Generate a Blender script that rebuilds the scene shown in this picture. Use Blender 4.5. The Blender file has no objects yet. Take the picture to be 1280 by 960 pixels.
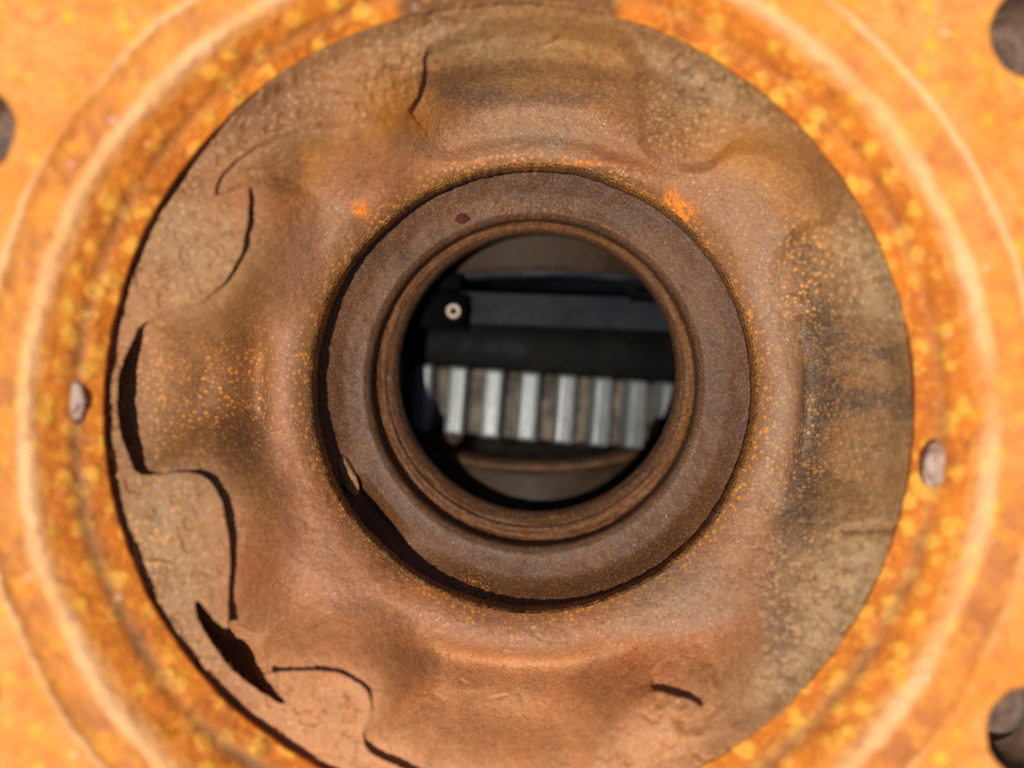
import bpy, math, random
import numpy as np
from mathutils import Vector, Matrix, Euler

random.seed(7)
rng = np.random.default_rng(7)
scene = bpy.context.scene
COL = scene.collection

# ------------------------------------------------------------------ camera, sky, sun, exposure
H = 0.70                 # height of the flange face above the ground
CAM_D = 0.20             # camera above the flange face
F = 960.0                # focal length in pixels of a 1280 px wide picture
ZC = H + CAM_D

cam_data = bpy.data.cameras.new("camera")
cam_data.sensor_width = 36.0
cam_data.lens = 36.0 * F / 1280.0
cam_data.clip_start = 0.005
cam_data.clip_end = 100.0
cam_data.dof.use_dof = True
cam_data.dof.focus_distance = 0.247
cam_data.dof.aperture_fstop = 2.1
cam = bpy.data.objects.new("camera", cam_data)
COL.objects.link(cam)
cam.location = (0, 0, ZC)                # looks straight down (-Z), picture-up is +Y
scene.camera = cam

SUN_AZ = math.radians(217)               # direction towards the sun, from +X counter-clockwise
SUN_TAN = 0.26                           # horizontal run per metre of drop
sun_dir = Vector((math.cos(SUN_AZ) * SUN_TAN, math.sin(SUN_AZ) * SUN_TAN, 1.0)).normalized()
sun_el = math.asin(sun_dir.z)
world = bpy.data.worlds.new("World")
scene.world = world
world.use_nodes = True
wn = world.node_tree
sky = wn.nodes.new("ShaderNodeTexSky")
sky.sky_type = 'NISHITA'
sky.sun_disc = False
sky.sun_elevation = sun_el
sky.sun_rotation = math.atan2(sun_dir.x, sun_dir.y)
wn.links.new(sky.outputs[0], wn.nodes["Background"].inputs[0])
wn.nodes["Background"].inputs[1].default_value = 0.05

sl = bpy.data.lights.new("sun", 'SUN')
sl.energy = 4.8
sl.angle = math.radians(0.53)
sl.color = (1.0, 0.94, 0.86)
so = bpy.data.objects.new("sun", sl)
COL.objects.link(so)
so.rotation_euler = (-sun_dir).to_track_quat('-Z', 'Y').to_euler()
so.location = (-1, -1, 4)

scene.view_settings.view_transform = 'Standard'
scene.view_settings.look = 'None'
scene.view_settings.exposure = 0.0
scene.view_settings.gamma = 1.0
scene.view_settings.use_curve_mapping = False
scene.cycles.use_denoising = False
scene.cycles.max_bounces = 6

# ------------------------------------------------------------------ helpers
def U(u, v, d):
    """photo pixel at a distance below the camera -> world metres"""
    return ((u - 640.0) * d / F, -(v - 480.0) * d / F, ZC - d)

def hash2(ix, iy, seed):
    h = (ix.astype(np.int64) * 374761393 + iy.astype(np.int64) * 668265263 + seed * 974711) & 0xffffffff
    h = ((h ^ (h >> 13)) * 1274126177) & 0xffffffff
    h = h ^ (h >> 16)
    return (h & 0xffffff) / float(0xffffff)

def vnoise(x, y, seed=0):
    ix = np.floor(x); iy = np.floor(y)
    fx = x - ix; fy = y - iy
    fx = fx * fx * (3 - 2 * fx); fy = fy * fy * (3 - 2 * fy)
    a = hash2(ix, iy, seed); b = hash2(ix + 1, iy, seed)
    c = hash2(ix, iy + 1, seed); d = hash2(ix + 1, iy + 1, seed)
    return (a + (b - a) * fx) * (1 - fy) + (c + (d - c) * fx) * fy - 0.5

def fbm(x, y, sc, seed=0, octs=4):
    r = 0; amp = 1.0
    for k in range(octs):
        r = r + amp * vnoise(x * sc + 17.3 * k, y * sc + 5.1 * k, seed + k)
        sc *= 2.03; amp *= 0.5
    return r

def sstep(a, b, x):
    t = np.clip((x - a) / (b - a), 0, 1)
    return t * t * (3 - 2 * t)

def new_mesh(name, co, faces, mat, parent=None, attrs=None, smooth=True, normals=None):
    me = bpy.data.meshes.new(name)
    co = np.asarray(co, np.float64)
    if isinstance(faces, np.ndarray):
        nf, k = faces.shape
        me.vertices.add(len(co)); me.vertices.foreach_set("co", co.ravel())
        me.loops.add(nf * k); me.loops.foreach_set("vertex_index", faces.ravel().astype(np.int32))
        me.polygons.add(nf)
        me.polygons.foreach_set("loop_start", np.arange(0, nf * k, k, dtype=np.int32))
        me.update(calc_edges=True); me.validate()
    else:
        me.from_pydata([tuple(c) for c in co], [], faces)
        me.update()
    if attrs:
        for an, av in attrs.items():
            at = me.attributes.new(an, 'FLOAT', 'POINT')
            at.data.foreach_set("value", np.asarray(av, np.float32).ravel())
    if smooth:
        me.polygons.foreach_set("use_smooth", np.ones(len(me.polygons), bool))
    if normals is not None:
        me.normals_split_custom_set_from_vertices([tuple(n) for n in normals])
    me.materials.append(mat)
    o = bpy.data.objects.new(name, me)
    COL.objects.link(o)
    if parent is not None:
        adopt(o, parent)
    return o

def adopt(o, parent):
    o.parent = parent
    o.matrix_parent_inverse = Matrix.Translation(-Vector(parent.location))

def thing(name, label, cat, loc, group=None):
    e = bpy.data.objects.new(name, None)
    e.empty_display_size = 0.02
    COL.objects.link(e)
    e.location = loc
    tag(e, label, cat, group)
    return e

def tag(o, label=None, cat=None, group=None, kind=None):
    if label: o["label"] = label
    if cat: o["category"] = cat
    if group: o["group"] = group
    if kind: o["kind"] = kind
    return o

def grid_faces(nr, nt, closed=True):
    i = np.arange(nr - 1)[:, None]
    j = np.arange(nt if closed else nt - 1)[None, :]
    j2 = (j + 1) % nt
    a = i * nt + j; b = i * nt + j2; c = (i + 1) * nt + j2; d = (i + 1) * nt + j
    return np.stack([a, d, c, b], -1).reshape(-1, 4)

def vnormals(co, faces):
    v = co[faces]
    n = np.cross(v[:, 2] - v[:, 0], v[:, 3] - v[:, 1])
    vn = np.zeros_like(co)
    for k in range(4):
        np.add.at(vn, faces[:, k], n)
    return vn / np.maximum(np.linalg.norm(vn, axis=1, keepdims=True), 1e-12)

def submesh(name, co, faces, fm, mat, parent, attrs=None, normals=None):
    f = faces[fm]
    used = np.unique(f)
    remap = np.full(len(co), -1, np.int64); remap[used] = np.arange(len(used))
    at = {k: v[used] for k, v in attrs.items()} if attrs else None
    return new_mesh(name, co[used], remap[f], mat, parent, at, True, normals[used] if normals is not None else None)

def rows_from_px(ctrl, sub):
    """ctrl: (u, v, radius px, depth); linear subdivision of a stack of circles; world centre, radius, depth"""
    out = []
    ctrl = [(((u - 640) * d / F), (-(v - 480) * d / F), r * d / F, d) for u, v, r, d in ctrl]
    for a, b in zip(ctrl[:-1], ctrl[1:]):
        for k in range(sub):
            t = k / sub
            out.append([a[i] + (b[i] - a[i]) * t for i in range(4)])
    out.append(list(ctrl[-1]))
    return np.array(out)

def smooth_rows(rows, n=1):
    for _ in range(n):
        r2 = rows.copy()
        r2[1:-1] = 0.25 * rows[:-2] + 0.5 * rows[1:-1] + 0.25 * rows[2:]
        rows = r2
    return rows

def ring_coords(rows, nt):
    th = np.linspace(0, 2 * np.pi, nt, endpoint=False)[None, :]
    cx, cy, R, d = [rows[:, k][:, None] for k in range(4)]
    X = cx + R * np.cos(th); Y = cy + R * np.sin(th); Z = np.broadcast_to(ZC - d, X.shape).copy()
    return X, Y, Z, th

# ------------------------------------------------------------------ materials
def mat_base(name):
    m = bpy.data.materials.new(name)
    m.use_nodes = True
    nt = m.node_tree
    return m, nt, nt.nodes["Principled BSDF"]

class G:
    """tiny node-graph writer"""
    def __init__(s, nt):
        s.nt = nt
        s.tc = nt.nodes.new("ShaderNodeTexCoord").outputs["Object"]
    def n(s, t, **kw):
        nd = s.nt.nodes.new(t)
        for k, v in kw.items(): setattr(nd, k, v)
        return nd
    def link(s, a, b):
        if isinstance(a, (int, float)): b.default_value = a
        elif isinstance(a, tuple): b.default_value = a if len(a) == 4 else (*a, 1.0)
        else: s.nt.links.new(a, b)
    def noise(s, scale, detail=4, rough=0.55, off=0.0, dist=0.0, stretch=None):
        nd = s.n("ShaderNodeTexNoise")
        nd.inputs["Scale"].default_value = scale
        nd.inputs["Detail"].default_value = detail
        nd.inputs["Roughness"].default_value = rough
        nd.inputs["Distortion"].default_value = dist
        mp = s.n("ShaderNodeMapping")
        mp.inputs["Location"].default_value = (off, off * 0.7, off * 1.3)
        if stretch: mp.inputs["Scale"].default_value = stretch
        s.nt.links.new(s.tc, mp.inputs[0]); s.nt.links.new(mp.outputs[0], nd.inputs["Vector"])
        return nd.outputs["Fac"]
    def voro(s, scale, feature='F1', rand=1.0, out="Distance", stretch=None):
        nd = s.n("ShaderNodeTexVoronoi", feature=feature)
        nd.inputs["Scale"].default_value = scale
        nd.inputs["Randomness"].default_value = rand
        v = s.tc
        if stretch:
            mp = s.n("ShaderNodeMapping"); mp.inputs["Scale"].default_value = stretch
            s.nt.links.new(s.tc, mp.inputs[0]); v = mp.outputs[0]
        s.nt.links.new(v, nd.inputs["Vector"])
        return nd.outputs[out]
    def ramp(s, x, lo, hi, a=0.0, b=1.0):
        nd = s.n("ShaderNodeMapRange", interpolation_type='SMOOTHSTEP')
        s.link(x, nd.inputs[0])
        nd.inputs[1].default_value = lo; nd.inputs[2].default_value = hi
        nd.inputs[3].default_value = a; nd.inputs[4].default_value = b
        return nd.outputs[0]
    def math(s, op, a, b=0.0):
        nd = s.n("ShaderNodeMath", operation=op)
        s.link(a, nd.inputs[0]); s.link(b, nd.inputs[1])
        return nd.outputs[0]
    def mix(s, f, a, b, mode='MIX'):
        nd = s.n("ShaderNodeMix", data_type='RGBA', blend_type=mode)
        s.link(f, nd.inputs[0]); s.link(a, nd.inputs[6]); s.link(b, nd.inputs[7])
        return nd.outputs[2]
    def attr(s, name):
        return s.n("ShaderNodeAttribute", attribute_name=name).outputs["Fac"]
    def bump(s, h, dist, strength=1.0, prev=None):
        nd = s.n("ShaderNodeBump")
        nd.inputs["Distance"].default_value = dist
        nd.inputs["Strength"].default_value = strength
        s.link(h, nd.inputs["Height"])
        if prev is not None: s.nt.links.new(prev, nd.inputs["Normal"])
        return nd.outputs[0]
    def sparkle(s, normal, scale, thresh, tilt):
        """mineral grains: a few cells carry a tilted mirror-like facet.  -> (mask, normal)"""
        nd = s.n("ShaderNodeTexVoronoi"); nd.inputs["Scale"].default_value = scale
        s.nt.links.new(s.tc, nd.inputs["Vector"])
        sep = s.n("ShaderNodeSeparateColor"); s.nt.links.new(nd.outputs["Color"], sep.inputs[0])
        pick = s.math('GREATER_THAN', sep.outputs[2], thresh)
        core = s.math('LESS_THAN', nd.outputs["Distance"], 0.42)
        mask = s.math('MULTIPLY', pick, core)
        sub = s.n("ShaderNodeVectorMath", operation='SUBTRACT')
        s.nt.links.new(nd.outputs["Color"], sub.inputs[0]); sub.inputs[1].default_value = (0.5, 0.5, 0.97)
        sc = s.n("ShaderNodeVectorMath", operation='SCALE')
        s.nt.links.new(sub.outputs[0], sc.inputs[0])
        s.nt.links.new(s.math('MULTIPLY', mask, tilt), sc.inputs["Scale"])
        ad = s.n("ShaderNodeVectorMath", operation='ADD')
        s.nt.links.new(normal, ad.inputs[0]); s.nt.links.new(sc.outputs[0], ad.inputs[1])
        nm = s.n("ShaderNodeVectorMath", operation='NORMALIZE')
        s.nt.links.new(ad.outputs[0], nm.inputs[0])
        return mask, nm.outputs[0]

def mat_flange():
    """sun-bleached orange rust of the flange face: peach with yellow blooms"""
    m, nt, b = mat_base("orange_rust_face")
    g = G(nt)
    big = g.ramp(g.noise(55, 4, 0.6), 0.38, 0.66)
    mid = g.ramp(g.noise(170, 4, 0.65, 3.1), 0.46, 0.66)
    blob = g.ramp(g.voro(150), 0.12, 0.42, 1.0, 0.0)
    fine = g.ramp(g.noise(900, 3, 0.7, 7.7), 0.35, 0.7)
    c = g.mix(big, (0.76, 0.255, 0.028), (0.78, 0.335, 0.075))
    c = g.mix(g.math('MULTIPLY', blob, g.ramp(g.noise(90, 3, 0.6, 14.0), 0.36, 0.58, 0.3, 1.0)), c, (0.93, 0.45, 0.024))
    c = g.mix(g.math('MULTIPLY', mid, 0.6), c, (0.56, 0.17, 0.035))
    c = g.mix(g.math('MULTIPLY', g.attr("band"), 0.9), c, g.mix(g.ramp(g.noise(70, 4, 0.65, 23.0), 0.4, 0.6), (0.84, 0.31, 0.025), (0.44, 0.125, 0.022)))
    c = g.mix(g.math('MULTIPLY', g.attr("bare"), 0.8), c, (0.92, 0.62, 0.33))  # pale worn edge rings with the painted edge highlight
    c = g.mix(g.math('MULTIPLY', fine, 0.2), c, (0.45, 0.13, 0.02))
    b.inputs["Roughness"].default_value = 0.62
    nrm = g.bump(g.noise(600, 5, 0.7, 1.0), 0.0006, 0.7)
    nrm = g.bump(g.voro(320), 0.0008, 0.5, nrm)
    mask, n2 = g.sparkle(nrm, 330, 0.982, 0.5)
    g.link(c, b.inputs["Base Color"]); g.link(n2, b.inputs["Normal"])
    g.link(g.ramp(mask, 0, 1, 0.6, 0.36), b.inputs["Roughness"])
    g.link(g.ramp(mask, 0, 1, 0.35, 1.0), b.inputs["Specular IOR Level"])
    return m

def mat_wall():
    """blistered orange rust on the bore wall"""
    m, nt, b = mat_base("blistered_orange_rust")
    g = G(nt)
    v1 = g.math('ADD', g.voro(150), g.math('MULTIPLY', g.math('SUBTRACT', g.noise(260, 3, 0.6, 5.5), 0.5), 0.55))
    v2 = g.math('ADD', g.voro(380), g.math('MULTIPLY', g.math('SUBTRACT', g.noise(600, 3, 0.6, 2.5), 0.5), 0.8))
    blister = g.ramp(v1, 0.22, 0.55, 1.0, 0.0)
    small = g.ramp(v2, 0.2, 0.5, 1.0, 0.0)
    big = g.ramp(g.noise(48, 4, 0.6, 2.0), 0.35, 0.65)
    keep = g.ramp(g.noise(85, 3, 0.6, 6.0), 0.30, 0.56)
    c = g.mix(big, (0.56, 0.145, 0.011), (0.74, 0.215, 0.016))
    c = g.mix(g.math('MULTIPLY', small, 0.45), c, (0.86, 0.33, 0.03))
    c = g.mix(g.math('MULTIPLY', g.math('MULTIPLY', blister, keep), 0.85), c, (0.95, 0.47, 0.055))
    c = g.mix(g.ramp(g.noise(160, 4, 0.7, 9.0), 0.52, 0.68, 0.0, 0.65), c, (0.30, 0.082, 0.018))
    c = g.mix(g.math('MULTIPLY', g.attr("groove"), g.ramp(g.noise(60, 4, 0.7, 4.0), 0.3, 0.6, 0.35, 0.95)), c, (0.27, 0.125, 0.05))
    c = g.mix(g.attr("brown"), c, g.mix(small, (0.22, 0.095, 0.032), (0.36, 0.155, 0.05)))
    nrm = g.bump(blister, 0.0010, 0.4)
    nrm = g.bump(g.noise(700, 5, 0.7), 0.0007, 0.7, nrm)
    mask, n2 = g.sparkle(nrm, 330, 0.985, 0.6)
    g.link(c, b.inputs["Base Color"]); g.link(n2, b.inputs["Normal"])
    g.link(g.ramp(mask, 0, 1, 0.6, 0.36), b.inputs["Roughness"])
    g.link(g.ramp(mask, 0, 1, 0.3, 1.0), b.inputs["Specular IOR Level"])
    return m

def mat_cast():
    """brown sand-cast iron: speckled, stained, with shiny grains"""
    m, nt, b = mat_base("brown_cast_iron")
    g = G(nt)
    n1 = g.noise(34, 5, 0.6)
    n2 = g.noise(420, 4, 0.7, 4.0)
    n3 = g.noise(1300, 3, 0.7, 8.0)
    sp = g.math('ADD', g.voro(560), g.math('MULTIPLY', g.math('SUBTRACT', n3, 0.5), 0.7))
    c = g.mix(g.ramp(n1, 0.32, 0.68), (0.175, 0.068, 0.020), (0.280, 0.120, 0.038))
    c = g.mix(g.math('MULTIPLY', g.attr("salmon"), 1.0), c, g.mix(g.ramp(n1, 0.3, 0.7), (0.52, 0.19, 0.065), (0.56, 0.25, 0.105)))
    c = g.mix(g.attr("tan"), c, g.mix(g.ramp(n2, 0.35, 0.65), (0.21, 0.125, 0.055), (0.36, 0.235, 0.11)))
    c = g.mix(g.attr("ochre"), c, g.mix(g.ramp(n2, 0.3, 0.7), (0.40, 0.138, 0.015), (0.44, 0.175, 0.022)))
    c = g.mix(g.attr("red"), c, (0.33, 0.088, 0.019))
    c = g.mix(g.math('MULTIPLY', g.attr("oil_shade"), g.ramp(n2, 0.2, 0.7, 1.0, 0.55)), c, (0.050, 0.039, 0.033))
    c = g.mix(g.attr("bead"), c, g.mix(g.ramp(n1, 0.35, 0.65), (0.36, 0.142, 0.064), (0.29, 0.135, 0.068)))
    c = g.mix(g.math('MULTIPLY', g.attr("bead"), g.math('MULTIPLY', g.attr("grey"), 0.8)), c, (0.250, 0.155, 0.088))
    # grain: dark pits, pale and orange specks
    c = g.mix(g.ramp(g.noise(480, 4, 0.75, 4.4), 0.56, 0.72, 0.0, 0.45), c, (0.07, 0.028, 0.012))
    c = g.mix(g.ramp(n3, 0.54, 0.66, 0.0, 0.6), c, g.mix(0.6, c, (0.62, 0.30, 0.10)))
    c = g.mix(g.ramp(n3, 0.46, 0.34, 0.0, 0.45), c, (0.07, 0.031, 0.014))
    speck = g.math('MULTIPLY', g.ramp(sp, 0.20, 0.42, 1.0, 0.0), g.ramp(g.noise(240, 4, 0.7, 12.0), 0.34, 0.55))
    c = g.mix(g.math('MULTIPLY', speck, g.math('ADD', g.math('MULTIPLY', g.attr("speck"), 0.75), g.math('ADD', 0.22, g.math('MULTIPLY', g.attr("pad"), 0.5)))), c, g.mix(g.attr("speck"), (0.52, 0.285, 0.105), (0.70, 0.255, 0.035)))
    spot = g.math('MULTIPLY', g.attr("spot"), g.ramp(g.noise(650, 4, 0.75, 2.0), 0.40, 0.54))
    c = g.mix(spot, c, (0.86, 0.24, 0.018))
    nrm = g.bump(g.noise(200, 3, 0.6, 5.0), 0.0007, 0.35)
    nrm = g.bump(n3, 0.0005, 0.6, nrm)
    nrm = g.bump(n2, 0.0006, 0.45, nrm)
    mask, n4 = g.sparkle(nrm, 1500, 0.93, 0.45)
    g.link(c, b.inputs["Base Color"]); g.link(n4, b.inputs["Normal"])
    g.link(g.ramp(mask, 0, 1, 0.56, 0.3), b.inputs["Roughness"])
    g.link(g.ramp(mask, 0, 1, 0.35, 0.9), b.inputs["Specular IOR Level"])
    return m

def mat_ring():
    """smoother brown machined ring with grey burnish"""
    m, nt, b = mat_base("brown_machined_ring")
    g = G(nt)
    n1 = g.noise(40, 5, 0.6, 1.0)
    n2 = g.noise(700, 4, 0.7, 2.0)
    c = g.mix(g.ramp(n1, 0.34, 0.66), (0.060, 0.0228, 0.0082), (0.098, 0.037, 0.0135))
    c = g.mix(g.math('MULTIPLY', g.attr("grey"), g.ramp(g.noise(150, 4, 0.7, 3.0), 0.3, 0.62, 0.35, 1.0)), c, (0.112, 0.066, 0.042))
    c = g.mix(g.math('MULTIPLY', g.attr("dark"), g.ramp(n1, 0.2, 0.6, 0.7, 1.0)), c, (0.030, 0.022, 0.020))
    c = g.mix(g.math('MULTIPLY', g.attr("orange"), g.ramp(g.noise(420, 4, 0.7, 8.0), 0.34, 0.56, 0.25, 1.0)), c, (0.105, 0.038, 0.007))
    c = g.mix(g.ramp(n2, 0.58, 0.74, 0.0, 0.4), c, (0.19, 0.085, 0.035))
    c = g.mix(g.ramp(n2, 0.42, 0.3, 0.0, 0.6), c, (0.035, 0.018, 0.012))
    sp = g.ramp(g.noise(1500, 2, 0.6, 21.0), 0.52, 0.64)
    c = g.mix(g.math('MULTIPLY', sp, g.math('MULTIPLY', g.attr("speck"), 0.8)), c, (0.62, 0.25, 0.035))
    nrm = g.bump(n2, 0.0005, 0.6)
    nrm = g.bump(g.noise(180, 4, 0.6, 6.0), 0.0008, 0.35, nrm)
    mask, n4 = g.sparkle(nrm, 1300, 0.985, 0.45)
    g.link(c, b.inputs["Base Color"]); g.link(n4, b.inputs["Normal"])
    g.link(g.ramp(mask, 0, 1, 0.55, 0.22), b.inputs["Roughness"])
    b.inputs["Specular IOR Level"].default_value = 0.3
    return m

def mat_lip():
    """broken, rust-flecked inner edge of the casting"""
    m, nt, b = mat_base("flecked_rust_edge")
    g = G(nt)
    n1 = g.noise(60, 4, 0.6, 2.0)
    n2 = g.noise(900, 3, 0.75, 5.0)
    c = g.mix(g.ramp(n2, 0.4, 0.6), (0.07, 0.040, 0.016), (0.25, 0.125, 0.040))
    c = g.mix(g.math('MULTIPLY', g.ramp(g.noise(1500, 2, 0.6, 9.0), 0.47, 0.58), g.ramp(n1, 0.40, 0.6, 0.25, 1.0)), c, (0.66, 0.24, 0.026))
    nrm = g.bump(n2, 0.0009, 1.0)
    g.link(c, b.inputs["Base Color"]); g.link(nrm, b.inputs["Normal"])
    b.inputs["Roughness"].default_value = 0.6
    return m

def mat_simple(name, c1, c2, scale=120, rough=0.5, spec=0.4, bump=0.0004, metal=0.0, stretch=None, lo=0.35, hi=0.65):
    m, nt, b = mat_base(name)
    g = G(nt)
    n = g.noise(scale, 5, 0.65, 1.7, 0.0, stretch)
    c = g.mix(g.ramp(n, lo, hi), c1, c2)
    g.link(c, b.inputs["Base Color"])
    g.link(g.bump(g.noise(scale * 5, 4, 0.6, 3.0, 0.0, stretch), bump, 0.7), b.inputs["Normal"])
    g.link(g.ramp(n, 0.3, 0.7, rough * 0.8, min(1, rough * 1.2)), b.inputs["Roughness"])
    b.inputs["Specular IOR Level"].default_value = spec
    b.inputs["Metallic"].default_value = metal
    return m

M_FACE, M_WALL, M_CAST, M_RING, M_LIP = mat_flange(), mat_wall(), mat_cast(), mat_ring(), mat_lip()
M_DRUM = mat_simple("dark_brown_rust", (0.05, 0.024, 0.012), (0.10, 0.045, 0.02), 40, 0.8, 0.2)
M_BOLT = mat_simple("brown_hole_wall", (0.06, 0.033, 0.021), (0.15, 0.085, 0.052), 160, 0.6)
M_PLUG = mat_simple("worn_grey_steel", (0.28, 0.16, 0.10), (0.48, 0.34, 0.27), 260, 0.45, 0.6)
M_BOSS = mat_simple("greasy_brown_iron", (0.021, 0.0125, 0.0066), (0.036, 0.0215, 0.0115), 60, 0.65, 0.15)
M_RIM = mat_simple("greasy_red_brown_iron", (0.07, 0.036, 0.017), (0.12, 0.06, 0.028), 90, 0.55, 0.25)
M_SEAL = mat_simple("black_glossy_rubber", (0.016, 0.017, 0.024), (0.034, 0.036, 0.048), 80, 0.3, 0.8)
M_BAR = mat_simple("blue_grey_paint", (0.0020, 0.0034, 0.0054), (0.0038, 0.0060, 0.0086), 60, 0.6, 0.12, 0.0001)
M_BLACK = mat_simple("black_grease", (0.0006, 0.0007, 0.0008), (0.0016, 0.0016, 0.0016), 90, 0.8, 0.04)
M_OLIVE = mat_simple("olive_black_grease", (0.0016, 0.0018, 0.0019), (0.0075, 0.0065, 0.0038), 60, 0.7, 0.08, lo=0.45, hi=0.7)
M_TOOTH = mat_simple("bare_gear_steel", (0.045, 0.046, 0.041), (0.120, 0.129, 0.126), 160, 0.42, 0.5, 0.0003, 0.25, (1.0, 0.12, 1.0), 0.25, 0.55)
M_ROOT = mat_simple("brown_gear_grease", (0.020, 0.016, 0.012), (0.11, 0.088, 0.062), 150, 0.6, 0.2)
M_PIN = mat_simple("bright_brass_steel", (0.30, 0.23, 0.16), (0.46, 0.36, 0.26), 200, 0.35, 0.6)
M_FLAKE = mat_simple("tan_rust_flake", (0.20, 0.10, 0.045), (0.36, 0.19, 0.09), 260, 0.75, 0.2, 0.001)
M_CLOT = mat_simple("dark_red_rust_lump", (0.06, 0.008, 0.004), (0.16, 0.02, 0.008), 300, 0.6, 0.3, 0.001)
M_FIBRE = mat_simple("pale_fibre", (0.34, 0.26, 0.2), (0.46, 0.37, 0.3), 300, 0.6, 0.3)
M_GROUND = mat_simple("dusty_ground", (0.16, 0.13, 0.10), (0.26, 0.21, 0.16), 8, 0.9, 0.1, 0.01)

# ------------------------------------------------------------------ ground
gz = []
n = 24
xs = np.linspace(-30, 30, n + 1)
X, Y = np.meshgrid(xs, xs, indexing='ij')
Zg = np.zeros_like(X)
go = new_mesh("ground", np.stack([X, Y, Zg], -1).reshape(-1, 3), grid_faces(n + 1, n + 1, False)[:, ::-1], M_GROUND)
tag(go, "dusty brown ground under the rusty housing", None, None, "structure")

# ------------------------------------------------------------------ flanged housing: drum, flange face, stepped bore
housing = thing("rusty_housing", "large orange rusted housing with a round bore and bolt holes around its rim", "machine housing", (0, 0, 0))

CTRL = [  # u, v, radius px, depth
    *[(636, 530, q, .2000) for q in range(1110, 700, -12)], (635, 530, 705, .2000), (635, 530, 690, .2000), (635, 530, 674, .1999),
    (635, 530, 665, .1996), (635, 530, 658, .2006), (635, 530, 648, .2016), (635, 530, 634, .2024),
    (635, 530, 620, .2031), (635, 530, 610, .2034), (635, 530, 602, .2038)]
for q in (594, 586, 578, 570, 562, 556, 550, 545, 540, 534, 528, 520, 513, 508.0):
    tt = (602 - q) / 95.5
    CTRL.append((635 + tt, 530 - 18 * tt, q, .2038 + .0127 * tt + .0005 * math.exp(-((q - 543) / 9) ** 2)))
rows = rows_from_px(CTRL, 4)
rows = smooth_rows(rows, 2)
rw = rows[-1]
und = np.array([[rw[0], rw[1], rw[2], rw[3] + 0.0004], [rw[0], rw[1], rw[2] + 0.0008, rw[3] + 0.003], [rw[0], rw[1], rw[2] + 0.010, rw[3] + 0.0045]])
rows = np.vstack([rows, und])
NT = 1200
X, Y, Z, th = ring_coords(rows, NT)
Rpx = np.repeat((rows[:, 2] * F / rows[:, 3])[:, None], NT, 1)
uneven = fbm(X, Y, 60, 3) * 0.0011 + fbm(X, Y, 260, 5) * 0.00045
inner = sstep(690, 650, Rpx) * (0.35 + 0.65 * sstep(512, 535, Rpx))
X += np.cos(th) * uneven * inner; Y += np.sin(th) * uneven * inner
Z += fbm(X, Y, 120, 9) * 0.0006 + fbm(X, Y, 420, 19) * 0.00035
band = sstep(662, 654, Rpx) * sstep(612, 624, Rpx)
band = np.clip(band * (0.75 + 0.9 * fbm(X, Y, 40, 31)), 0, 1)
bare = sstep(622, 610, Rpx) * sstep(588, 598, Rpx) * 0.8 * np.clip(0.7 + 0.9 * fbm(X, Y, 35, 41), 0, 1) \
     + 0.8 * np.exp(-((Rpx - 664) / 4.5) ** 2) * np.clip(0.6 + 1.5 * fbm(X, Y, 25, 43), 0, 1)  # crest and step highlights put into the colour as pale worn rings
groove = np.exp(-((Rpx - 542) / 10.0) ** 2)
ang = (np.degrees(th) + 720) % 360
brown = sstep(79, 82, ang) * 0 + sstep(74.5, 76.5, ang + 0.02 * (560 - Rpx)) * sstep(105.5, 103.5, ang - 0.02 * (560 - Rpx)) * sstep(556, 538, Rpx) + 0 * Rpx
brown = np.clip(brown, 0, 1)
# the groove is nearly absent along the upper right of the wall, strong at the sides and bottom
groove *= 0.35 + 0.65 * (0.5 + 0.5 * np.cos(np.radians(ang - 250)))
co = np.stack([X, Y, Z], -1).reshape(-1, 3)
fc = grid_faces(len(rows), NT)
# bolt holes cut through the face
HOLES = [(-41, 161), (1296, 40), (1291, 916), (-62, 868), (232, -165), (1010, -215), (225, 1240), (1010, 1255)]
HR = 0.0122
hc = [((u - 640) * .2 / F, -(v - 480) * .2 / F) for u, v in HOLES]
kv = np.ones(len(co), bool); hole_id = np.full(len(co), -1)
for k, (hx, hy) in enumerate(hc):
    q = np.hypot(co[:, 0] - hx, co[:, 1] - hy)
    kv &= ~((q < HR) & (Rpx.ravel() > 665))
keep = kv[fc].all(1)
bad = np.unique(fc[~keep]); bad = bad[kv[bad]]
for k, (hx, hy) in enumerate(hc):
    q = np.hypot(co[bad, 0] - hx, co[bad, 1] - hy)
    s = bad[q < HR * 1.5]; q = q[q < HR * 1.5]
    co[s, 0] = hx + (co[s, 0] - hx) * HR / q
    co[s, 1] = hy + (co[s, 1] - hy) * HR / q
vn = vnormals(co, fc)
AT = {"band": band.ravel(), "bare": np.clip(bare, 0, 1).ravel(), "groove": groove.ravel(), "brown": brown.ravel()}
frow = np.repeat(np.arange(len(rows) - 1), NT)
fR = Rpx[:-1, 0][frow]
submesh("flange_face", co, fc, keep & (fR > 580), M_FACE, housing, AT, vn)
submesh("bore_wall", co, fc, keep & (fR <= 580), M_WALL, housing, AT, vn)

# bolt holes: bevelled tubes
for (hx, hy) in hc:
    prof = [(HR + 0.0004, -.0003), (HR - .0004, 0.0010), (HR - 0.0008, 0.002), (HR - 0.0008, 0.0190), (HR * .6, 0.0192), (0.0, 0.0192)]
    t = np.linspace(0, 2 * np.pi, 48, endpoint=False)
    cc = np.array([[(hx + r * math.cos(a), hy + r * math.sin(a), H - z) for a in t] for r, z in prof]).reshape(-1, 3)
    new_mesh("bolt_hole", cc, grid_faces(len(prof), 48), M_BOLT, housing, smooth=False)

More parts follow.
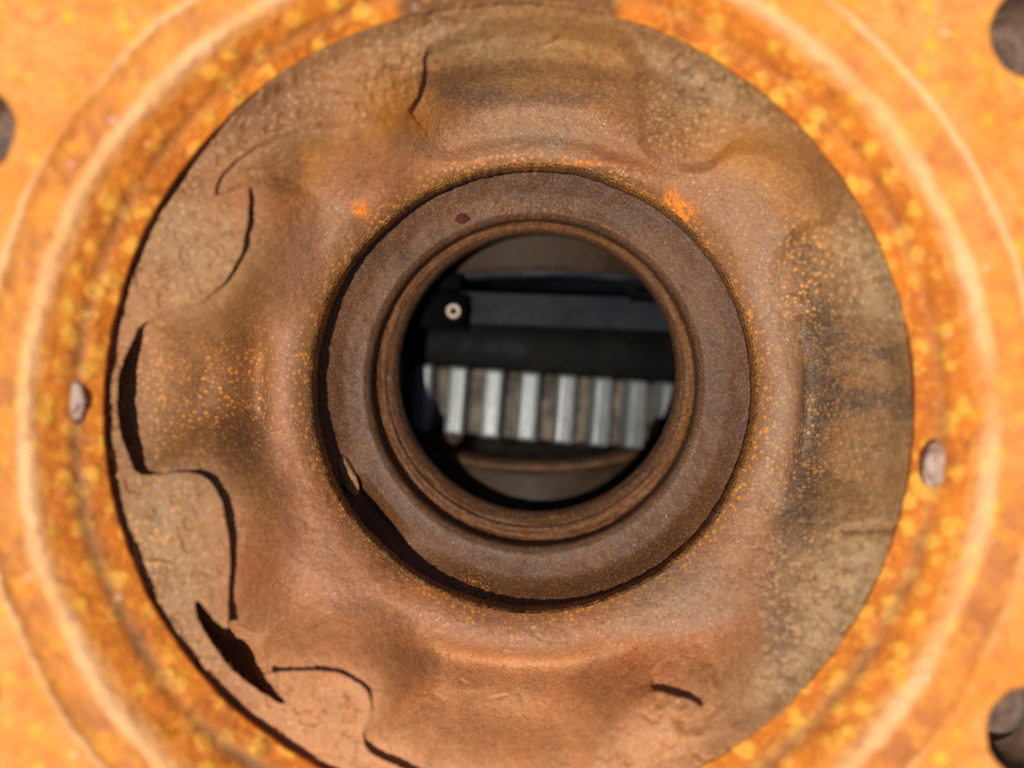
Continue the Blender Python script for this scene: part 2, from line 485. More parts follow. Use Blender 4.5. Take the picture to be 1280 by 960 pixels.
# drum wall, outer rim and flange underside (closed so that only the bore lets light in)
prof = [(0.2312, .2000), (0.2330, .2016), (0.2330, .2330), (0.2318, .2345), (0.2060, .2350), (0.2040, .2370), (0.2040, ZC - .004),
        (0.1980, ZC - .004), (0.1980, .2420), (0.1900, .2405), (0.1270, .2405)]
t = np.linspace(0, 2 * np.pi, 128, endpoint=False)
cx0, cy0 = rows[0][0], rows[0][1]
cc = np.array([[(cx0 + r * math.cos(a), cy0 + r * math.sin(a), ZC - d) for a in t] for r, d in prof]).reshape(-1, 3)
new_mesh("drum_wall", cc, grid_faces(len(prof), 128), M_DRUM, housing)

# two worn plugs seated in the wall groove
def lump(name, u, v, d, rx, ry, rz, mat, parent, seed, rot=0.0, amp=0.25, nu=14, nv=20):
    x0, y0, z0 = U(u, v, d)
    A = np.linspace(0, np.pi, nu)[:, None]; B = np.linspace(0, 2 * np.pi, nv, endpoint=False)[None, :]
    px = np.sin(A) * np.cos(B); py = np.sin(A) * np.sin(B); pz = np.cos(A) + 0 * B
    k = 1 + amp * fbm(px + 3 * pz, py + seed, 1.7, seed, 3)
    px, py, pz = px * k * rx, py * k * ry, pz * k * rz
    c, s = math.cos(rot), math.sin(rot)
    cc = np.stack([x0 + c * px - s * py, y0 + s * px + c * py, z0 + pz], -1).reshape(-1, 3)
    return new_mesh(name, cc, grid_faces(nu, nv), mat, parent)
lump("plug", 86, 503, .2122, .0040, .0056, .0010, M_PLUG, housing, 3, 0.1, 0.6)
lump("plug", 79, 543, .2120, .0016, .0040, .0016, M_PLUG, housing, 8, -0.3, 0.3)
lump("plug", 1170, 582, .2115, .0036, .0062, .0010, M_PLUG, housing, 5, -0.15, 0.6)

# ------------------------------------------------------------------ lobed casting (pads, pockets, arms, bead)
casting = thing("lobed_casting", "brown cast iron collar with wavy lobes and flat pads inside the orange bore", "casting", (0, 0, 0))

# inner outline of the pads (px), extra drop of the body next to it (mm) and width of the edge (mm)
PADLINE = [
 (180,410,2.5,0.35),(170,432,5.0,0.28),(158,462,7.3,0.28),(154,500,7.6,0.28),(158,538,7.3,0.28),(168,571,5.6,0.28),(180,588,3.4,0.35),(206,590,1.3,0.49),(232,588,2.1,0.42),
 (258,592,3.8,0.35),(276,612,3.3,0.35),(287,645,3.8,0.35),(293,690,2.9,0.35),(292,740,2.5,0.35),(289,782,3.8,0.35),(272,772,5.6,0.35),(251,748,4.6,0.35),(262,785,7.9,0.28),(292,830,8.6,0.28),(330,860,6.6,0.28),(358,874,3.8,0.35),
 (344,856,4.3,0.35),(334,838,3.4,0.35),(362,834,1.9,0.35),(408,833,2.1,0.35),(440,843,1.9,0.35),(463,862,1.7,0.42),(464,890,0.8,1.5),(456,915,1.3,1),(466,934,2.9,0.35),(500,952,2.9,0.35),
 (545,968,2.5,0.49),(640,985,2.2,2),(715,978,1.7,3),(752,945,1.4,4),(772,912,1.4,3),(798,884,1.7,2),(826,869,2.8,0.56),(868,876,3.3,0.49),(876,886,2.2,0.56),
 (838,893,1.7,2),(858,916,1.6,1.2),(905,902,1.2,1.6),(935,868,1.7,2.5),(944,800,1.9,3),(944,740,2.2,3),(952,695,2.5,2.5),(978,668,2.5,1.6),(1030,654,3.3,0.63),(1066,657,4.4,0.56),(1098,647,3.9,0.63),
 (1118,610,2.2,4),(1126,540,2.2,5),(1124,480,2.2,5),(1112,432,2.2,4),(1086,405,2.2,3),(1050,396,2.2,2.5),(1012,390,2.2,2.5),(986,366,2.2,2.5),(982,330,2.2,2.5),(1002,296,2.2,3),
 (1034,280,2.2,3),(1030,240,2.2,4),(990,195,2.2,4),(930,172,2.2,4),(890,192,2.2,3),(850,186,2.2,3),(826,158,2.2,3),(815,110,2.2,4),(800,70,2.2,4),(770,46,2.2,4),
 (700,32,1.9,4),(620,32,1.5,4),(560,48,1.5,3),(533,66,2.1,1),(529,88,2.5,0.49),(516,113,2.1,0.56),(492,138,1.1,2),(430,152,1.1,2),(360,166,1.1,1.5),(310,194,1.3,1),
 (280,224,1.5,0.63),(273,246,1.3,1),(296,240,1.3,1.5),(314,236,2.1,0.49),(316,270,2.9,0.35),(309,308,2.5,0.35),(293,344,2.1,0.42),(270,368,1.3,1),(240,380,0.8,2),(205,392,0.8,2)]
PD = 0.2225
P = np.array(PADLINE, float)
def catmull(P, k):
    n = len(P); out = []
    for i in range(n):
        a, b, c, d = P[(i - 1) % n], P[i], P[(i + 1) % n], P[(i + 2) % n]
        for j in range(k):
            t = j / k
            out.append(b + 0.5 * t * (c - a + t * (2 * a - 5 * b + 4 * c - d + t * (3 * (b - c) + d - a))) * 1.0
                       if True else b)
    return np.array(out)
PL = catmull(P, 8)
soft_side = sstep(880, 960, PL[:, 0]) * sstep(960, 860, PL[:, 1])
PDv = PD + 0.008 * soft_side
PLx = ((PL[:, 0] - 640) * PDv / F).astype(np.float32); PLy = (-(PL[:, 1] - 480) * PDv / F).astype(np.float32)
jit = fbm(PLx, PLy, 300, 77, 5) * 0.0005
PLx += jit.astype(np.float32); PLy += np.roll(jit, 3).astype(np.float32)
PL[:, 3] *= 1 + 0.8 * soft_side + 1.0 * sstep(930, 960, PL[:, 0]) * sstep(520, 600, PL[:, 1]) + 0.5 * sstep(700, 780, PL[:, 0]) * sstep(820, 860, PL[:, 1]); PL[:, 2] *= 1 - 0.25 * soft_side - 0.72 * sstep(930, 960, PL[:, 0]) * sstep(520, 600, PL[:, 1])
arm_r = np.maximum(sstep(780, 840, PL[:, 0]) * sstep(540, 480, PL[:, 1]), sstep(540, 580, PL[:, 0]) * sstep(110, 70, PL[:, 1]))
PL[:, 2] *= 1 + 1.1 * arm_r; PL[:, 3] *= 1 - 0.25 * arm_r
sw = np.exp(-((PL[:, 0] - 290) / 45) ** 2 - ((PL[:, 1] - 815) / 45) ** 2)
PL[:, 2] *= 1 + 0.7 * sw
DROP = (np.clip(PL[:, 2], .4, 30) * 1e-3).astype(np.float32); EDGE = (np.clip(PL[:, 3], .25, 8) * 1e-3).astype(np.float32)

C0 = np.array([(636 - 640) * .2205 / F, -(512 - 480) * .2205 / F]); R0 = 0.1180
C1 = np.array([(667 - 640) * .2422 / F, -(485 - 480) * .2422 / F]); R1 = 283 * .2422 / F
NR, NTC = 230, 1760
t = np.linspace(0, 1, NR)[:, None]
TH = np.linspace(0, 2 * np.pi, NTC, endpoint=False)[None, :]
RR = R0 + (R1 - R0) * t
X = C0[0] + (C1[0] - C0[0]) * t + RR * np.cos(TH)
Y = C0[1] + (C1[1] - C0[1]) * t + RR * np.sin(TH)
xf = X.ravel().astype(np.float32); yf = Y.ravel().astype(np.float32)
N = len(xf)
sd = np.empty(N, np.float32); gxs = np.empty(N, np.float32); gys = np.empty(N, np.float32); drop = np.empty(N, np.float32); edge = np.empty(N, np.float32); ins = np.zeros(N, bool)
ax, ay = PLx, PLy; bx, by = np.roll(PLx, -1), np.roll(PLy, -1)
ex, ey = bx - ax, by - ay; el = ex * ex + ey * ey + 1e-12
CH = 20000
for s in range(0, N, CH):
    x = xf[s:s + CH, None]; y = yf[s:s + CH, None]
    dx = x - ax; dy = y - ay
    h = np.clip((dx * ex + dy * ey) / el, 0, 1)
    q = (dx - h * ex) ** 2 + (dy - h * ey) ** 2
    im = q.argmin(1); ii = np.arange(len(im))
    m = q[ii, im]; sd[s:s + CH] = np.sqrt(m)
    gxs[s:s + CH] = (dx - h * ex)[ii, im]; gys[s:s + CH] = (dy - h * ey)[ii, im]
    w = 1.0 / (q + 4e-7) ** 2
    w /= w.sum(1, keepdims=True)
    drop[s:s + CH] = w @ DROP; edge[s:s + CH] = w @ EDGE
    cr = ((ay > y) != (by > y)) & (x < ex * (y - ay) / np.where(np.abs(ey) < 1e-12, 1e-12, ey) + ax)
    ins[s:s + CH] = (cr.sum(1) % 2) == 1
sd = np.where(ins, sd, -sd).reshape(NR, NTC); gxs = gxs.reshape(NR, NTC); gys = gys.reshape(NR, NTC); drop = drop.reshape(NR, NTC); edge = edge.reshape(NR, NTC)

rho = np.hypot(X - C1[0], Y - C1[1]) - R1                      # distance out from the mouth
phi = np.degrees(np.arctan2(Y - C1[1], X - C1[0])) % 360
V = np.cos(np.radians(4 * (phi - 357)))                          # +1 in the four valleys, -1 on the diagonal ridges
def adist(a): return (phi - a + 180) % 360 - 180
north = np.exp(-(adist(87) / 27.0) ** 8)
# bead round the mouth
crest = 0.2386 - 0.0008 * V
prof_d = crest + 0.0048 * np.clip(1 - rho / 0.0075, 0, 1) ** 2
valley = 0.0088 * np.clip(V + 0.35, 0, 2) / 1.35 * (1 - 0.85 * north)
ridge = 0.0062 * np.clip(-V, 0, 1)
prof_d = prof_d + valley * np.exp(-((rho - 0.0172) / 0.0052) ** 2) - ridge * np.exp(-((rho - 0.017) / 0.011) ** 2)
prof_d = prof_d - 0.0070 * sstep(0.018, 0.046, rho)
prof_d = prof_d + 0.0072 * north * sstep(0.0, 0.010, rho) * sstep(0.0275, 0.0245, rho)
prof_d = prof_d + 0.0012 * fbm(X, Y, 45, 51) + 0.0005 * fbm(X, Y, 160, 55)
plate = 0.2198 + 0.0007 * fbm(X, Y, 50, 61) + 0.0004 * fbm(X, Y, 170, 63) + 0.0025 * sstep(0.0, 0.03, -sd) * 0
sharp = sstep(112, 124, phi) * sstep(262, 250, phi)              # crisp pads on the left, worn flush on the right
plate = plate + (1 - sharp) * np.maximum(0, prof_d - plate) * sstep(0.036, 0.006, rho)
plate = plate - 0.0041 * (1 - sstep(128, 150, phi) * sstep(258, 240, phi)) * sstep(0.007, 0.0, (R0 - RR) - 0.0016)
body_near = np.minimum(plate + drop, 0.2470)
k = np.maximum(sstep(0.0, 0.019, sd), sstep(0.020, 0.002, rho))
# wall-foot of deep pockets levels out quickly, elsewhere a long slope into the funnel
body = body_near + (prof_d - body_near) * k
body = np.where(sd > 0, body, body_near)
e = sstep(-0.3, 1.0, sd / edge)
D = plate + (body - plate) * e
# fine pitting of the surface
D = D + 0.00022 * fbm(X, Y, 520, 71, 3)
padness = sstep(0.004, -0.004, sd)
D = D + (0.15 + 0.85 * padness) * 0.0007 * sstep(0.22, 0.42, fbm(X, Y, 300, 73, 3)) - 0.0005 * padness * sstep(0.2, 0.45, fbm(X, Y, 240, 75, 3))
D = D + 0.0003 * sstep(0.03, 0.08, fbm(X, Y, 62, 79, 4)) * (0.4 + 0.6 * sstep(0.0, 0.25, fbm(X, Y, 30, 85, 2)))     # edges of scale layers
# small cracks and scars in the bottom face
def seg(u0, v0, u1, v1, d=.233):
    a = np.array(U(u0, v0, d)[:2]); b = np.array(U(u1, v1, d)[:2]); e_ = b - a
    h_ = np.clip(((X - a[0]) * e_[0] + (Y - a[1]) * e_[1]) / (e_ @ e_), 0, 1)
    return np.hypot(X - a[0] - h_ * e_[0], Y - a[1] - h_ * e_[1])
wob = 0.0010 * fbm(X, Y, 300, 81)
for s_ in [(522, 866, 540, 872), (540, 872, 553, 880), (530, 877, 545, 885), (575, 862, 586, 869), (676, 806, 700, 814), (700, 814, 722, 812),
           (630, 822, 648, 824), (615, 880, 648, 877), (1000, 652, 1030, 650), (700, 62, 672, 70), (672, 62, 676, 78), (548, 160, 552, 120)]:
    D = D + 0.0006 * np.exp(-((seg(*s_) + wob) / 0.0005) ** 2) * (0.7 + 1.5 * vnoise(X * 400, Y * 400, 5))
D = D + 0.0022 * np.exp(-((seg(1040, 655, 1090, 650) + 0.3 * wob) / 0.0011) ** 2) * (1 - sd * 0)
Zc = ZC - D

def blob(u, v, su, sv, rot=0.0, d=.233):
    x0, y0, _ = U(u, v, d)
    k_ = d / F
    c, s = math.cos(math.radians(rot)), math.sin(math.radians(rot))
    dx, dy = X - x0, Y - y0
    return np.exp(-(((c * dx + s * dy) / (su * k_)) ** 2 + ((-s * dx + c * dy) / (sv * k_)) ** 2))
nz = fbm(X, Y, 70, 91, 5); nz2 = fbm(X, Y, 220, 93, 4)
def mask(a, soft=0.9): return np.clip(a + soft * (nz * 0.55 + nz2 * 0.3) * np.clip(a * 3, 0, 1), 0, 1)
A = {}
A["salmon"] = mask(blob(590, 925, 380, 140) + 0.7 * blob(420, 760, 90, 90) + .35 * blob(210, 340, 90, 130))
A["tan"] = mask(1.0 * blob(1010, 770, 95, 150, -25) + .9 * blob(1070, 340, 70, 90) + .6 * blob(870, 120, 90, 55, -30) + .55 * blob(250, 690, 110, 120)
                + .75 * blob(670, 75, 140, 28) + .5 * blob(240, 310, 80, 90) + .45 * blob(1080, 520, 60, 130) + .65 * blob(690, 145, 85, 30))
A["ochre"] = mask(blob(515, 165, 45, 55) + .75 * blob(440, 205, 80, 30, 20) + .85 * blob(910, 205, 60, 35, -30) + .5 * blob(980, 300, 45, 70) + .35 * blob(760, 70, 120, 40)
                  + .3 * blob(350, 420, 60, 60))
A["red"] = mask(.8 * blob(850, 800, 110, 45, 25) + .6 * blob(330, 690, 60, 110) + .45 * blob(490, 800, 120, 40) + .5 * blob(330, 250, 50, 40) + .3 * blob(760, 150, 60, 60))
streak = sstep(-0.02, 0.32, fbm(phi / 2.2 + 0 * X + 4 * nz, rho * 45 + 2 * nz2, 1.0, 33, 4))
East = np.exp(-(adist(4) / 34) ** 4)
A["oil_shade"] = mask(.75 * East * np.exp(-((rho - .0178) / .0042) ** 2) + .6 * streak * blob(1065, 445, 80, 75) + .12 * streak * blob(660, 90, 120, 40) + .4 * streak * blob(820, 110, 60, 60) + .9 * blob(600, 108, 55, 9) + .8 * blob(720, 108, 60, 9) + .5 * blob(575, 170, 40, 45) + .45 * blob(740, 165, 50, 35)  # oil patches, plus the upper scoop's shading lines painted dark
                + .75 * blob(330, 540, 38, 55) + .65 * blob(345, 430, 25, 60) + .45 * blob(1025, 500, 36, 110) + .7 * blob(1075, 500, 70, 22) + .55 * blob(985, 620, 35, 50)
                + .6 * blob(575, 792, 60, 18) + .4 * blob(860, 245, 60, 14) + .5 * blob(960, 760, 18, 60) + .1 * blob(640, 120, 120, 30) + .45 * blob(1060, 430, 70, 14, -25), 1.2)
dg = np.clip(-V, 0, 1) ** 2
beadm = np.exp(-((rho - 0.0072 - .0035 * dg) / (0.0056 + .0035 * dg)) ** 4) * (0.85 - .45 * np.exp(-(adist(85) / 35) ** 2)) + .9 * blob(410, 715, 50, 58) + .95 * blob(850, 735, 62, 46) + .95 * blob(672, 152, 95, 34)
A["bead"] = mask(beadm, .6)
A["grey"] = np.clip(East * 1.0 + 1.1 * blob(850, 735, 70, 50) + 1.0 * blob(680, 150, 100, 45) + .3 * nz, 0, 1)
A["speck"] = mask(blob(270, 490, 100, 70) + .6 * blob(1030, 560, 70, 70) + .7 * blob(1000, 350, 40, 70) + .8 * np.exp(-(rho / 0.0035) ** 2) + .5 * blob(600, 770, 120, 30)
                  + .5 * blob(200, 680, 70, 120) + .35 * blob(640, 880, 250, 80) + .4 * blob(720, 195, 130, 20))
A["pad"] = sstep(0.0025, -0.0035, sd) * (0.55 + 0.9 * (fbm(X, Y, 60, 97) + .2))
A["pad"] = np.clip(A["pad"] + .7 * blob(1060, 340, 70, 80) + .8 * blob(860, 110, 80, 60) + .5 * blob(1000, 760, 80, 130), 0, 1)
A["spot"] = np.clip(1.5 * blob(447, 257, 9, 8) + 1.7 * blob(853, 262, 15, 9, -35, .240) + 1.0 * blob(838, 246, 7, 10, -20, .240) + .25 * blob(570, 745, 60, 8, -10, .241)
                    + .5 * blob(680, 204, 100, 3, 0, .241), 0, 1)
# the pad edges overhang the pockets
nrm_ = np.hypot(gxs, gys) + 1e-9
sh = np.where(sd > 0, drop * 0.75 * e * np.exp(-sd / 0.004), 0) * (edge < 0.0012)
Xs = X - gxs / nrm_ * sh; Ys = Y - gys / nrm_ * sh
co = np.stack([Xs, Ys, Zc], -1).reshape(-1, 3)
fc = grid_faces(NR, NTC)
vn = vnormals(co, fc)
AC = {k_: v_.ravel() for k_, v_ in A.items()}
sdf = sd.ravel()[fc].mean(1)
phf = np.degrees(np.arctan2(co[fc][:, :, 1].mean(1) - C0[1], co[fc][:, :, 0].mean(1) - C0[0])) % 360
is_pad = sdf < 0.0
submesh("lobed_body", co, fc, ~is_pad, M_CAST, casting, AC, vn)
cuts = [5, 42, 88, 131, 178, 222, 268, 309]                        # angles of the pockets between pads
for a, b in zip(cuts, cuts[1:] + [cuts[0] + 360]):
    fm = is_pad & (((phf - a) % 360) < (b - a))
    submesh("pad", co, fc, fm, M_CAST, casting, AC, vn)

# broken inner edge of the casting
lipc = [(667, 485, 283, .2434), (667, 485, 280.5, .2438), (667, 485, 277.0, .2452), (667, 485, 273.0, .2490), (667, 485, 271, .2522), (667, 485, 280, .2532), (667, 485, 318, .2537), (667, 485, 326, .2572), (667, 485, 322, .2722)]
rl = rows_from_px(lipc, 4)
X, Y, Z, th = ring_coords(rl, 1400)
jg = fbm(X, Y, 600, 15, 4) * 0.0004 + fbm(X, Y, 60, 16, 2) * 0.0005
jg = jg * sstep(0, 8, np.arange(len(rl))[:, None])
X += np.cos(th) * jg; Y += np.sin(th) * jg
Z[0] -= 0.0001
# match the first row to the bead edge
zi = np.interp(th[0], np.concatenate([TH[0], [2 * np.pi]]), np.concatenate([Zc[-1], [Zc[-1][0]]]))
fade = sstep(14, 0, np.arange(len(rl))[:, None])
Z += (zi - Z[0])[None, :] * fade
new_mesh("mouth_edge", np.stack([X, Y, Z], -1).reshape(-1, 3), grid_faces(len(rl), 1400), M_LIP, casting)

# burr standing on the upper left of the mouth edge
def tube(name, pts, rad, mat, parent=None, n=8):
    pts = [Vector(p) for p in pts]
    cc = []
    for i, p in enumerate(pts):
        tg = (pts[min(i + 1, len(pts) - 1)] - pts[max(i - 1, 0)]).normalized()
        s = tg.cross(Vector((0, 0, 1)))
        s = s.normalized() if s.length > 1e-6 else Vector((1, 0, 0))
        w = tg.cross(s)
        r = rad[i] if isinstance(rad, (list, tuple)) else rad
        for j in range(n):
            a = 2 * math.pi * j / n
            cc.append(tuple(p + s * (math.cos(a) * r) + w * (math.sin(a) * r)))
    fcs = [tuple(int(x) for x in f) for f in grid_faces(len(pts), n)]
    fcs.append(tuple(range(n)))
    fcs.append(tuple(reversed(range(len(cc) - n, len(cc)))))
    return new_mesh(name, cc, fcs, mat, parent)
bp = [U(506 + 44 * s, 233 - 21 * s ** 0.8 - 2, .2417) for s in np.linspace(0, 1, 12)]
br = [0.0007 + 0.0011 * math.sin(math.pi * min(1, .15 + s * .9)) ** 0.7 for s in np.linspace(0, 0.92, 12)]
burr = tube("burr", bp, br, M_CAST, casting, 12)

# ------------------------------------------------------------------ inner ring below the mouth
ring = thing("inner_ring", "smooth brown ring with a rounded stepped opening below the lobed collar", "seal ring", (0, 0, 0))
RC = [(668, 484, 330, .2532), (668, 484, 300, .2532), (668, 484, 283, .2533), (668, 483, 262, .2556), (668, 482, 240, .2582), (668, 480, 224, .2588), (668, 479, 214, .2590), (668, 478, 207, .2606),
      (668, 478, 204, .2618), (668, 477.5, 201.5, .2650), (668, 477, 200, .2668), (668, 476, 196, .2676), (669, 474, 190, .2684), (669, 473, 187, .2688), (669.5, 472, 186, .2700), (670, 471, 184, .2703), (671, 469, 179, .2716),
      (672, 467, 176, .2730), (672, 466, 173.5, .2744), (672, 466, 172.5, .2754), (672, 466, 176, .2775), (672, 466, 235, .2780)]
rr = smooth_rows(rows_from_px(RC, 6), 1)
NTR = 900
X, Y, Z, th = ring_coords(rr, NTR)
Rp = np.repeat((rr[:, 2] * F / rr[:, 3])[:, None], NTR, 1)
Z += (fbm(X, Y, 40, 21) * 0.0010 + fbm(X, Y, 150, 22) * 0.0006 + fbm(X, Y, 600, 23) * 0.0002) * sstep(186, 205, Rp) + fbm(X, Y, 180, 25) * 0.0004 + sstep(206, 198, Rp) * (0.0005 * fbm(Rp * .001 + 0 * X, np.broadcast_to(th, X.shape) * .012, 420, 27, 4) + 0.0004 * fbm(X, Y, 520, 28))
an = np.degrees(th) % 360
Z -= 0.0085 * np.exp(-(((an - 219 + 180) % 360 - 180) / 13.0) ** 2) * sstep(232, 262, Rp)
Z += 0.0034 * np.exp(-(((an - 295 + 180) % 360 - 180) / 42.0) ** 2) * sstep(240, 270, Rp)
low = 0.5 + 0.5 * np.cos(np.radians(an - 255))
RA = {"grey": np.clip(np.exp(-((Rp - 213) / 11) ** 2) * (.25 + .7 * low), 0, 1),
      "dark": np.clip(.55 * np.exp(-((Rp - 204) / 5) ** 2) + .6 * sstep(190, 182, Rp) + .5 * np.exp(-((Rp - 200) / 2.5) ** 2) + .3 * np.exp(-((Rp - 262) / 14) ** 2) * (1 - low), 0, 1),
      "orange": np.clip(np.exp(-((Rp - 195) / 6) ** 2) + .6 * np.exp(-((Rp - 182) / 3) ** 2), 0, 1)}
ix, iy = (X * 1000), (Y * 1000)
def bl(u, v, s1, s2, d=.2592):
    x0, y0, _ = U(u, v, d); kk = d / F
    return np.exp(-(((X - x0) / (s1 * kk)) ** 2 + ((Y - y0) / (s2 * kk)) ** 2))
RA["speck"] = np.clip(1.2 * bl(597, 735, 16, 20) + .6 * bl(585, 752, 40, 10) + .25 + .3 * bl(655, 262, 70, 10) + .3 * bl(860, 480, 15, 80), 0, 1)
co = np.stack([X, Y, Z], -1).reshape(-1, 3); fc = grid_faces(len(rr), NTR); vn = vnormals(co, fc)
RA = {k_: (v_ + 0 * X).ravel() for k_, v_ in RA.items()}
fR = Rp[:-1, 0][np.repeat(np.arange(len(rr) - 1), NTR)]
submesh("ring_face", co, fc, fR > 200.5, M_RING, ring, RA, vn)
submesh("stepped_rim", co, fc, fR <= 200.5, M_RING, ring, RA, vn)

# ------------------------------------------------------------------ bosses facing each other across the opening (axis along Y)
def boss(name, label, y_end, sign, xc, zc_d, tilt, rim_mat):
    """sign=+1: body runs towards +Y, its end face looks to -Y"""
    x0 = xc; z0 = ZC - zc_d
    t = thing(name, label, "bearing boss", (0, 0, 0))
    Mx = Matrix.Translation((x0, y_end, z0)) @ Matrix.Rotation(tilt, 4, 'X')
    def lathe(pn, prof, mat, nn=96):
        T = np.linspace(0, 2 * np.pi, nn, endpoint=False)
        cc = []
        for r, y in prof:
            for a in T:
                cc.append(tuple(Mx @ Vector((r * math.cos(a), sign * y, r * math.sin(a)))))
        f = grid_faces(len(prof), nn)
        return new_mesh(pn, cc, f if sign < 0 else f[:, ::-1], mat, t)
    lathe("boss_body", [(0.0560, 0.0016), (0.0572, 0.0026), (0.0580, 0.0042), (0.0580, 0.172)], M_BOSS)
    lathe("boss_rim", [(0.0440, 0.0030), (0.0446, 0.0006), (0.0456, 0.0), (0.0540, 0.0), (0.0554, 0.0006), (0.0560, 0.0016)], rim_mat)
    lathe("bearing_cap", [(0.0, 0.0036), (0.024, 0.0036), (0.027, 0.0022), (0.038, 0.0020), (0.0402, 0.0030), (0.0440, 0.0032)], M_SEAL)
    return t
bx_ = U(672, 480, .302)[0]
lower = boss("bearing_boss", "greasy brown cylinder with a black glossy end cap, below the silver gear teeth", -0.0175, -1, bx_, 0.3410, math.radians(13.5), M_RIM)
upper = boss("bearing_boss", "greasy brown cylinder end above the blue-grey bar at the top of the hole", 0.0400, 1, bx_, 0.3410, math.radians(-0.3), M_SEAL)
lump("casting_lug", 556, 549, .303, .0075, .0035, .003, M_BOSS, lower, 4, 0.2)
lump("casting_lug", 832, 545, .302, .0075, .0065, .004, M_BLACK, lower, 9, 0.3)

# ------------------------------------------------------------------ gear with bare teeth
GA = math.radians(-4.4)
GR = 0.180
gd = 0.2970
gx, gy, gz_ = U(672, 509, gd)
gear = thing("gear_wheel", "large gear wheel with bare silver teeth seen through the central hole", "gear", (gx, gy, ZC - gd - GR))
NTEETH = 78
Rz = Matrix.Rotation(GA, 4, 'Z')
def gear_pt(r, a, y):
    return Rz @ Vector((r * math.sin(a), y, r * math.cos(a)))
def glathe(name, prof, mat, nn=220):
    T = np.linspace(0, 2 * np.pi, nn, endpoint=False)
    cc = [tuple(gear_pt(r, a, y) + gear.location) for r, y in prof for a in T]
    return new_mesh(name, cc, grid_faces(len(prof), nn), mat, gear)
TL = 0.0262
glathe("gear_body", [(0.02, TL / 2), (GR - .0105, TL / 2), (GR - .0098, TL / 2 - .001), (GR - .0098, -TL / 2 + .001), (GR - .0105, -TL / 2), (0.02, -TL / 2), (0.02, TL / 2)], M_ROOT)
y1 = TL / 2 + 0.0005
glathe("side_disc", [(0.03, y1), (GR - .003, y1), (GR - .0015, y1 + .001), (GR - .0015, y1 + .0190), (GR - .003, y1 + .0198), (0.03, y1 + .0198), (0.03, y1)], M_OLIVE)
# one tooth: a bevelled trapezoid prism running along the axle
def tooth_mesh():
    wt, wb, h0, h1 = 0.0064, 0.0074, GR - 0.0104, GR
    sec = [(-wb / 2, h0), (-wt / 2 - .0006, h1 - .0012), (-wt / 2 + .0004, h1 - .0002), (-wt / 4, h1), (wt / 4, h1), (wt / 2 - .0004, h1 - .0002), (wt / 2 + .0006, h1 - .0012), (wb / 2, h0)]
    ys = [-TL / 2 - .0002, -TL / 2 + .001, TL / 2 - .001, TL / 2 + .0002]
    cc = []
    for i, y in enumerate(ys):
        sh = 0.0008 if i in (0, 3) else 0.0
        for x, z in sec:
            cc.append((x * (1 - sh * 40), y, z - sh))
    n8 = len(sec); f = []
    for i in range(3):
        for j in range(n8 - 1):
            f.append((i * n8 + j, (i + 1) * n8 + j, (i + 1) * n8 + j + 1, i * n8 + j + 1))
    f.append(tuple(range(n8))); f.append(tuple(reversed(range(3 * n8, 4 * n8))))
    me = bpy.data.meshes.new("tooth")
    me.from_pydata(cc, [], f); me.update()
    me.materials.append(M_TOOTH)
    return me
tm = tooth_mesh()
a0 = math.asin((U(661, 509, gd)[0] - gx) / GR)
first = None
for k in range(NTEETH):
    o = bpy.data.objects.new("tooth", tm) if first is None else first.copy()
    first = first or o
    COL.objects.link(o)
    o.parent = gear
    kk = k - NTEETH // 2
    o.matrix_local = Rz @ Matrix.Rotation(a0 + kk * 2 * math.pi / NTEETH, 4, 'Y')

# ------------------------------------------------------------------ blue-grey bar with black bracket and hollow pin
def boxmesh(name, c, size, rot, mat, parent=None, bev=0.0008):
    sx, sy, sz = [s / 2 for s in size]
    cc = []
    # bevelled box: three nested rectangles
    lv = [(-sz, bev), (-sz + bev, 0), (sz - bev, 0), (sz, bev)]
    for z, b_ in lv:
        X_, Y_ = sx - b_, sy - b_
        q = bev
        for (px, py) in [(-X_ + q, -Y_), (X_ - q, -Y_), (X_, -Y_ + q), (X_, Y_ - q), (X_ - q, Y_), (-X_ + q, Y_), (-X_, Y_ - q), (-X_, -Y_ + q)]:
            cc.append(Matrix.Rotation(rot, 3, 'Z') @ Vector((px, py, z)) + Vector(c))
    f = [tuple(int(v) for v in fa)[::-1] for fa in grid_faces(4, 8)]
    f.append(tuple(reversed(range(8)))); f.append(tuple(range(24, 32)))
    return new_mesh(name, cc, f, mat, parent, smooth=False)
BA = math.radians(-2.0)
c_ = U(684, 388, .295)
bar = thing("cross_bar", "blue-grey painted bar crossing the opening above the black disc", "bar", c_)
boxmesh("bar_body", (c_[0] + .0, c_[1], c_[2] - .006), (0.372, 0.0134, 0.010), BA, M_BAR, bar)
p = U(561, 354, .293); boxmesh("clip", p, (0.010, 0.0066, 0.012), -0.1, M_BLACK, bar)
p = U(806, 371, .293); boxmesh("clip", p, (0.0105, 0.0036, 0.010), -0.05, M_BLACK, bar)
p = U(545, 388, .290)
br_ = thing("black_bracket", "small black bracket holding a bright hollow pin at the left end of the view", "bracket", p)
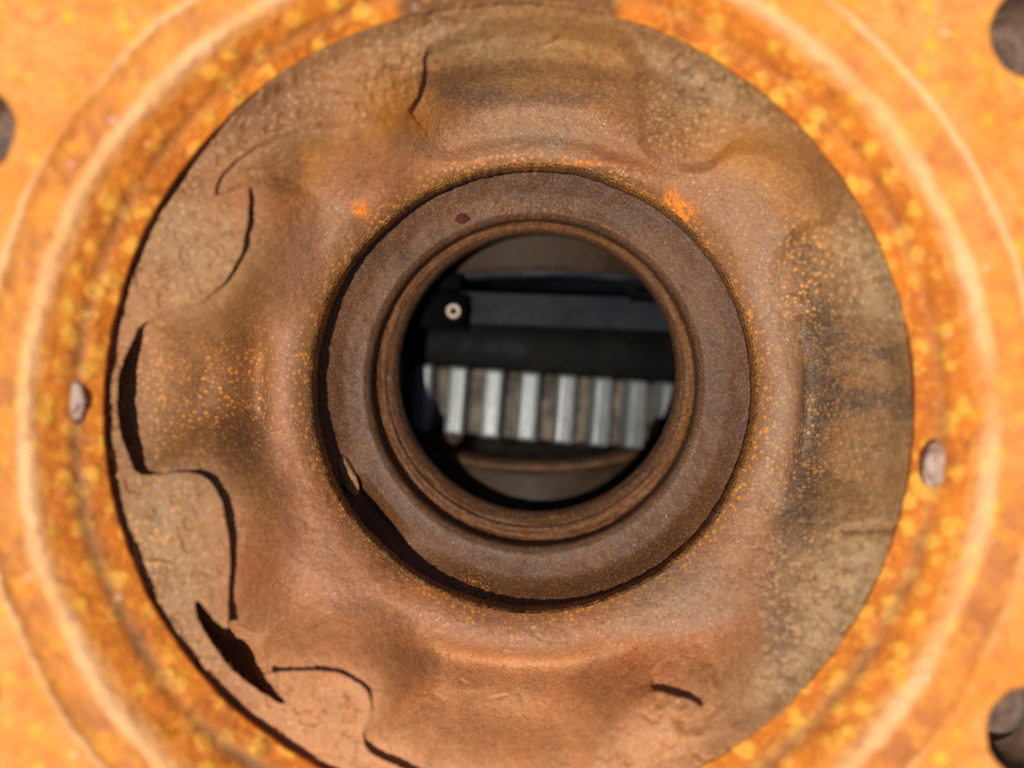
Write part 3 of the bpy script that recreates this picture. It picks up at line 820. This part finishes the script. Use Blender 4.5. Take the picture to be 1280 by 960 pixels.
boxmesh("bracket_block", (p[0] - .003, p[1], p[2] - .004), (0.030, 0.0138, 0.009), -0.04, M_BLACK, br_, 0.0016)
q = U(567, 389, .2880)
def lathe_z(name, prof, c, mat, parent, nn=40):
    T = np.linspace(0, 2 * np.pi, nn, endpoint=False)
    cc = [(c[0] + r * math.cos(a), c[1] + r * math.sin(a), c[2] + z) for r, z in prof for a in T]
    return new_mesh(name, cc, grid_faces(len(prof), nn), mat, parent)
lathe_z("pin_collar", [(0.0052, -.004), (0.0052, -0.0008), (0.0047, 0.0), (0.0030, 0.0002)], q, M_BLACK, br_)
lathe_z("hollow_pin", [(0.0027, -.003), (0.0027, .0010), (0.0024, .0014), (0.0018, .0014), (0.0012, .0009), (0.0012, -.006)], q, M_PIN, br_)

# ------------------------------------------------------------------ small loose things
fl = lump("rust_flake", 433, 592, .2582, .0026, .0082, .0012, M_FLAKE, None, 12, math.radians(24), 0.5)
tag(fl, "tan flake of rust lying on the inner ring beside the left mouth edge", "rust flake")
cl = lump("rust_clot", 577, 273, .2592, .0022, .0016, .0012, M_CLOT, None, 6, 0.2, 0.7)
tag(cl, "dark red clot of rust on the upper left of the smooth inner ring", "rust clot")
fib = thing("fibre_tuft", "tuft of pale hair-thin fibres caught on the upper lobe above the mouth", "fibres", U(690, 182, .238))
def surf_d(u, v):
    d = .238
    for _ in range(5):
        x, y, _z = U(u, v, d)
        i = np.argmin((xf - x) ** 2 + (yf - y) ** 2)
        d = float(D.ravel()[i])
    return d
for k in range(16):
    cu = 692 + random.gauss(0, 10); cv = 181 + random.gauss(0, 5)
    an_ = random.gauss(math.radians(-20), 0.9); L = random.uniform(8, 22); bend = random.gauss(0, 4)
    pts = []
    d0 = surf_d(cu, cv) - 0.0006
    for s in np.linspace(-.5, .5, 6):
        pts.append(U(cu + math.cos(an_) * L * s - math.sin(an_) * bend * (s * s * 4 - .3), cv - math.sin(an_) * L * s - math.cos(an_) * bend * (s * s * 4 - .3), d0 - 0.0008 * random.random()))
    tube("fibre", pts, 0.00006, M_FIBRE, fib, 5)
